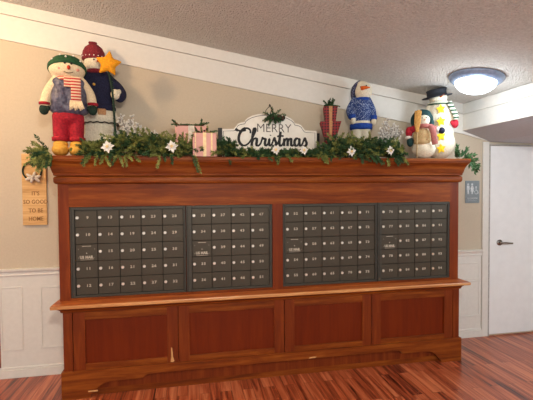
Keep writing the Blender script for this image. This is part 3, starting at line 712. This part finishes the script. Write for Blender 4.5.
ex += [(-.72, -.07, .02, (.6, -.35, -.9), .15), (-.70, -.07, .02, (.35, -.3, -1), .15), (-1.76, -.05, .02, (-1, 0, .35), .15), (-1.77, -.05, .02, (-1, -.1, -.3), .17), (-1.76, -.05, .02, (-.5, -.1, 1), .14)]
garland('evergreen_garland', 'olive green evergreen garland from the left corner to the pink gift boxes', -1.54, -.70, 520, hl, LM, None, ex, nl=.034, w=.005)
LM2 = [M['leaf_b'], M['leaf_b'], M['leaf_a']]
def hm(x):
    if x < -.36: return .12
    if x < .36: return .03
    if x < .45: return .07
    if x < .70: return .17
    if x < 1.05: return .16
    return .07
ex = [(rnd(-.4, 1.15), -.06, rnd(.0, .03), (rnd(-.5, .7), -.6, rnd(-1, -.2)), rnd(.05, .09)) for k in range(16)]
garland('evergreen_garland', 'dark green evergreen garland under the white greeting board and the blue sweater snowman', -.49, 1.16, 430, hm, LM2, None, ex, nl=.036, w=.005)
# broad-leaved tuft at the right end
t = thing('evergreen_spray', 'fresh green leafy spray sticking out past the right end of the cabinet top', 'foliage', (1.80, -.36, T))
bm = new()
for p, d, L in [((-.06, 0, .01), (-.1, -.2, 1), .11), ((-.04, 0, .01), (.4, -.2, .8), .10), ((0, 0, .01), (.8, -.2, .5), .10), ((0, 0, .01), (1, -.1, .25), .13), ((0, 0, .01), (1, -.3, -.1), .15), ((.05, 0, .01), (1, -.2, -.6), .13), ((.03, -.02, .01), (.7, -.2, -1.0), .14), ((-.05, 0, .01), (-.3, -.5, .8), .08), ((.02, 0, .01), (.8, .4, .3), .12), ((.04, -.02, .01), (.9, -.3, -.9), .12)]:
    sprig(bm, Vector(p), Vector(d), L, .058, .0105, 5, .8, .003)
obj('leaves', bm, M['leaf_c'], t)
# sprigs on boxes
def small_spray(name, label, loc, spots, mats, nl=.026, extra=None):
    t = thing(name, label, 'foliage', loc); obj('foliage', foliage(spots, mats, nl, .0042, 8), mats, t); return t
sp = [((-.10, 0, .012), (-1, -.2, .3), .05), ((-.11, 0, .012), (-.6, -.2, .9), .05), ((-.07, 0, .008), (1, -.4, .0), .10), ((-.02, 0, .008), (1, -.3, .15), .10), ((.02, 0, .008), (1, -.3, .35), .12), ((.06, 0, .008), (1, 0, .6), .09), ((.08, 0, .008), (1, .0, -.05), .06), ((-.10, -.0, .01), (1, -.5, .25), .10), ((.0, -.02, .008), (-1, -.4, .1), .12), ((.05, -.02, .008), (-1, -.2, .06), .10), ((.09, 0, .008), (-.1, 0, 1), .05)]
t = small_spray('pine_spray', 'dark twiggy pine spray lying on top of the taller pink box', (-.72, -.255, T+.2705), sp, [M['leaf_b'], M['leaf_b']], .022)
b = new(); tube(b, smoothpath([(-.125, -.02, .03), (-.09, -.02, .008), (.0, -.02, .007), (.09, -.02, .008), (.13, -.02, .03)]), .006, 6); obj('branch', b, M['twig'], t)
sp = [((-.06, 0, .008), (-.3, -.3, .9), .04), ((-.08, 0, .008), (1, -.4, .1), .09), ((.0, 0, .008), (1, -.4, .1), .08), ((.02, 0, .008), (.2, -.1, 1), .045), ((.04, 0, .008), (.9, 0, .4), .06), ((-.02, 0, .008), (-1, -.4, .15), .07), ((-.02, 0, .008), (-.2, 0, 1), .04)]
t = small_spray('pine_spray', 'small pine spray with dark berries on top of the shorter pink box', (-.612, -.43, T+.1905), sp, [M['leaf_b'], M['leaf_a']], .02)
for x, z in ((-.05, .012), (.0, .02), (.02, .035), (.05, .014), (-.02, .012)): obj('berry', ellb((x, -.015, z), .0085, 8), M['cone'], t, True)
sp = [((rnd(-.03, .03), 0, .006), (rnd(-1, 1), rnd(-.6, .3), rnd(.1, .9)), rnd(.04, .065)) for k in range(14)]
small_spray('pine_spray', 'tuft of pine on the lid of the top plaid gift box', (TW[0], TW[1], PT), sp, [M['leaf_b'], M['leaf_b']], .022)

# --- white poinsettia ornaments
def bloom(x, y, z, R, label):
    t = thing('glitter_flower', label, 'ornament', (x, y, z), rnd(0, .4), 'white glitter flowers in the garland'); t.rotation_euler = (rnd(-.2, .1), 0, rnd(-.2, .2))
    b = new()
    for k in range(8):
        a = k*PI/4 + .2; r = R*(1 if k % 2 == 0 else .82); dx, dz = math.cos(a), math.sin(a)
        v = [(0, -.004, 0), (dx*r*.5-dz*r*.3, -.012, dz*r*.5+dx*r*.3), (dx*r, -.004, dz*r), (dx*r*.5+dz*r*.3, -.012, dz*r*.5-dx*r*.3), (dx*r*.5, -.002, dz*r*.5), (dx*r*.5, .004, dz*r*.5)]
        v = [b.verts.new(q) for q in v]
        for f in ((0, 1, 4), (1, 2, 4), (2, 3, 4), (3, 0, 4), (1, 0, 5), (2, 1, 5), (3, 2, 5), (0, 3, 5)): b.faces.new([v[i] for i in f])
    obj('petals', b, M['glitter_white'], t)
    b = new()
    for k in range(6): ell(b, (.007*math.cos(k), -.016, .007*math.sin(k*1.05)), .005, 8)
    obj('flower_centre', b, M['gold_ribbon'], t, True)
YG = -.545
for x, z, R, lb in ((-1.333, 1.922, .052, 'white glitter flower below the navy coated snowman'), (-.865, 1.930, .052, 'white glitter flower just left of the pink gift boxes'),
                    (-.045, 1.912, .042, 'white glitter flower under the middle of the greeting board'), (.190, 1.914, .042, 'white glitter flower under the right part of the greeting board'),
                    (.604, 1.910, .048, 'white glitter flower between the plaid gifts and the blue sweater snowman'), (.960, 1.920, .044, 'white glitter flower left of the green hooded snowman')):
    bloom(x, YG, z, R, lb)
# --- silver twig sprays
def spray(x, y, label, h, wd, seed):
    random.seed(seed)
    t = thing('glitter_twig_spray', label, 'ornament', (x, y, T), 0, 'silver glitter twig sprays'); b = new(); g = new()
    for k in range(24):
        dx, dy = rnd(-wd, wd), rnd(-.05, .04); hh = h*rnd(.6, 1)*(1-.35*abs(dx)/wd); pts = smoothpath([(0, 0, .0), (dx*.4, dy*.5, hh*.5), (dx, dy, hh)], 5)
        tube(b, pts, .0034, 4)
        for q in pts[3:]:
            for j in range(3):
                e = q + Vector((rnd(-.028, .028), rnd(-.015, .015), rnd(-.004, .024))); tube(b, [q, e], .002, 4); bead(g, e, .0092)
    obj('twigs', b, M['twig_grey'], t); obj('beads', g, M['silver'], t)
spray(-1.205, -.26, 'silver glitter twig spray right of the navy coated snowman', .42, .14, 3)
spray(1.085, -.30, 'silver glitter twig spray between the blue sweater and green hooded snowmen', .38, .13, 4)
spray(-1.03, -.33, 'short silver twig spray between the garland and the pink gift boxes', .21, .07, 5)
random.seed(11)

# --- greeting board
t = thing('greeting_sign', 'white arched board sign reading MERRY Christmas in black and grey in the garland', 'sign', (-.028, -.225, T))
def outline(s=0):
    W, c = .432-s, 0
    pts = [(-W, 0+s), (-W, .258-s), (-.322, .262-s), (-.318+s*.3, .268-s), (-.300+s*.2, .288-s), (-.285, .308-s), (-.262, .318-s)]
    for k in range(0, 13):
        a = PI*(1-k/12); x = .225*math.cos(a); pts.append((x, .325-s+.082*math.sin(a)**1.1 if 0 < k < 12 else .325-s))
    pts += [(-x, z) for x, z in pts[2:7][::-1]] + [(W, .258-s), (W, s)]
    return pts
obj('board', prism(new(), outline(), -.012, 0), M['sign_white'], t)
b = new(); o1 = outline(.017); tube(b, [(x, -.0125, z) for x, z in o1] + [(o1[0][0], -.0125, o1[0][1])], .0022, 4, flat=.4); obj('border_line', b, M['black'], t)
obj('support', boxb(-.458, -.424, -.014, .014, 0, .268), M['black'], t); obj('support', boxb(.432, .462, -.004, .02, 0, .24), M['black'], t)
o = put_text('lettering', 'MERRY', .108, (.036, -.0135, .272), M['grey_ink'], t, .96, bold=-.0012)
S = [[(1.75, 1.95), (1.72, 2.45), (1.3, 2.72), (.75, 2.45), (.35, 1.7), (.3, .85), (.65, .2), (1.15, .15), (1.6, .55)], [(-.15, 2.55), (.25, 2.35), (.75, 2.3), (1.2, 2.42)],
     [(1.6, .55), (2.1, 1.5), (2.42, 2.35), (2.4, 2.7), (2.2, 2.6), (2.05, 1.8), (1.95, .9), (1.9, .05)], [(1.95, .5), (2.2, 1.1), (2.5, 1.2), (2.55, .8), (2.5, .25), (2.75, .08), (3.05, .45)],
     [(3.05, .45), (3.2, 1.0), (3.28, 1.35), (3.35, 1.12), (3.65, 1.12), (3.58, .4), (3.75, .08), (4.0, .45)],
     [(4.0, .45), (4.15, 1.15), (4.1, .4), (4.28, .08), (4.5, .4)], [(4.28, 1.62), (4.33, 1.72)],
     [(4.5, .4), (4.78, 1.3), (4.85, 1.0), (5.02, .5), (4.85, .08), (4.52, .15)], [(4.9, .1), (5.25, .45)],
     [(5.25, .45), (5.5, 1.4), (5.62, 2.25), (5.48, 1.2), (5.45, .35), (5.65, .08), (5.95, .5)], [(5.15, 1.5), (5.5, 1.6), (6.0, 1.58)],
     [(5.95, .5), (6.08, 1.2), (6.06, .7), (6.05, .05)], [(6.06, .5), (6.3, 1.15), (6.5, 1.15), (6.52, .7), (6.5, .05)], [(6.51, .5), (6.78, 1.15), (6.98, 1.12), (6.98, .6), (7.0, .15), (7.2, .12), (7.42, .45)],
     [(8.05, 1.05), (7.75, 1.25), (7.45, .9), (7.45, .3), (7.7, .08), (7.98, .5), (8.08, 1.2), (8.05, .5), (8.15, .1), (8.35, .2), (8.5, .5)],
     [(8.5, .5), (8.75, 1.3), (8.85, 1.0), (9.02, .5), (8.85, .08), (8.45, .12)]]
b = new()
for st in S:
    pts = smoothpath([(x, 0, z) for x, z in st], 5)
    P2 = [(-.300+p.x*.0705, -.0135, .112+p.z*.058 + p.x*.0006) for p in pts]
    rr = []
    for i in range(len(P2)):
        dz = P2[min(i+1, len(P2)-1)][2]-P2[max(i-1, 0)][2]; rr.append(.0135 if dz < -.004 else .0088)
    tube(b, P2, rr, 6, flat=.25)
obj('lettering', b, M['black'], t)
b = new(); tube(b, smoothpath([(.002, -.012, .40), (.012, -.012, .44), (.0, -.008, .485), (-.006, .0, .46)]), .004, 6); tube(b, smoothpath([(.0, -.008, .47), (-.03, -.01, .44), (-.045, -.012, .41)]), .003, 6); obj('hook', b, M['black'], t)
random.seed(5)
sp = [((0, 0, 0), (math.cos(a)*1.5+.3, -.25, math.sin(a)*.45-.15), rnd(.05, .10)) for a in [k*2*PI/15 for k in range(15)]] + [((.0, -.01, -.01), (rnd(-1, 1), -.5, rnd(-.6, .3)), .06) for k in range(8)] + [((0, 0, 0), (-.15, -.1, 1), .07)]
t = small_spray('pine_spray', 'pine sprig with cones hanging from the top of the greeting board', (.0, -.252, T+.375), sp, [M['leaf_b'], M['leaf_b']], .03)
for c in ((.045, -.02, -.005), (.08, -.015, -.015), (-.02, -.02, -.02)):
    b = new(); ell(b, c, (.020, .016, .018), 12)
    for k in range(10): a = k*2.4; ell(b, (c[0]+.018*math.cos(a), c[1]+.010*math.sin(a), c[2]+.014*math.sin(a*1.7)), .006, 6)
    obj('pine_cone', b, M['cone'], t)

# ------------------------------------------------------------------ world and camera
w = bpy.data.worlds.new('World'); SC.world = w; w.use_nodes = True
w.node_tree.nodes['Background'].inputs['Color'].default_value = (.97, .98, 1.0, 1)
w.node_tree.nodes['Background'].inputs['Strength'].default_value = .75
cd = bpy.data.cameras.new('Camera'); cam = link(bpy.data.objects.new('Camera', cd))
f = 395.344; cd.sensor_width = 36; cd.sensor_fit = 'HORIZONTAL'; cd.lens = f*36/533
r = Vector((.98180625, -.18975023, -.00716496)); fw = Vector((.1894613, .98143617, -.02979031)); u = Vector((.01268466, .02789083, .99953049))
cam.matrix_world = Matrix(((r.x, u.x, -fw.x, -.73107), (r.y, u.y, -fw.y, -3.68954), (r.z, u.z, -fw.z, 1.60404), (0, 0, 0, 1)))
cd.clip_start = .05
SC.camera = cam
SC.view_settings.view_transform = 'Standard'; SC.view_settings.look = 'None'; SC.view_settings.gamma = 1; SC.view_settings.use_curve_mapping = False
SC.view_settings.exposure = .22
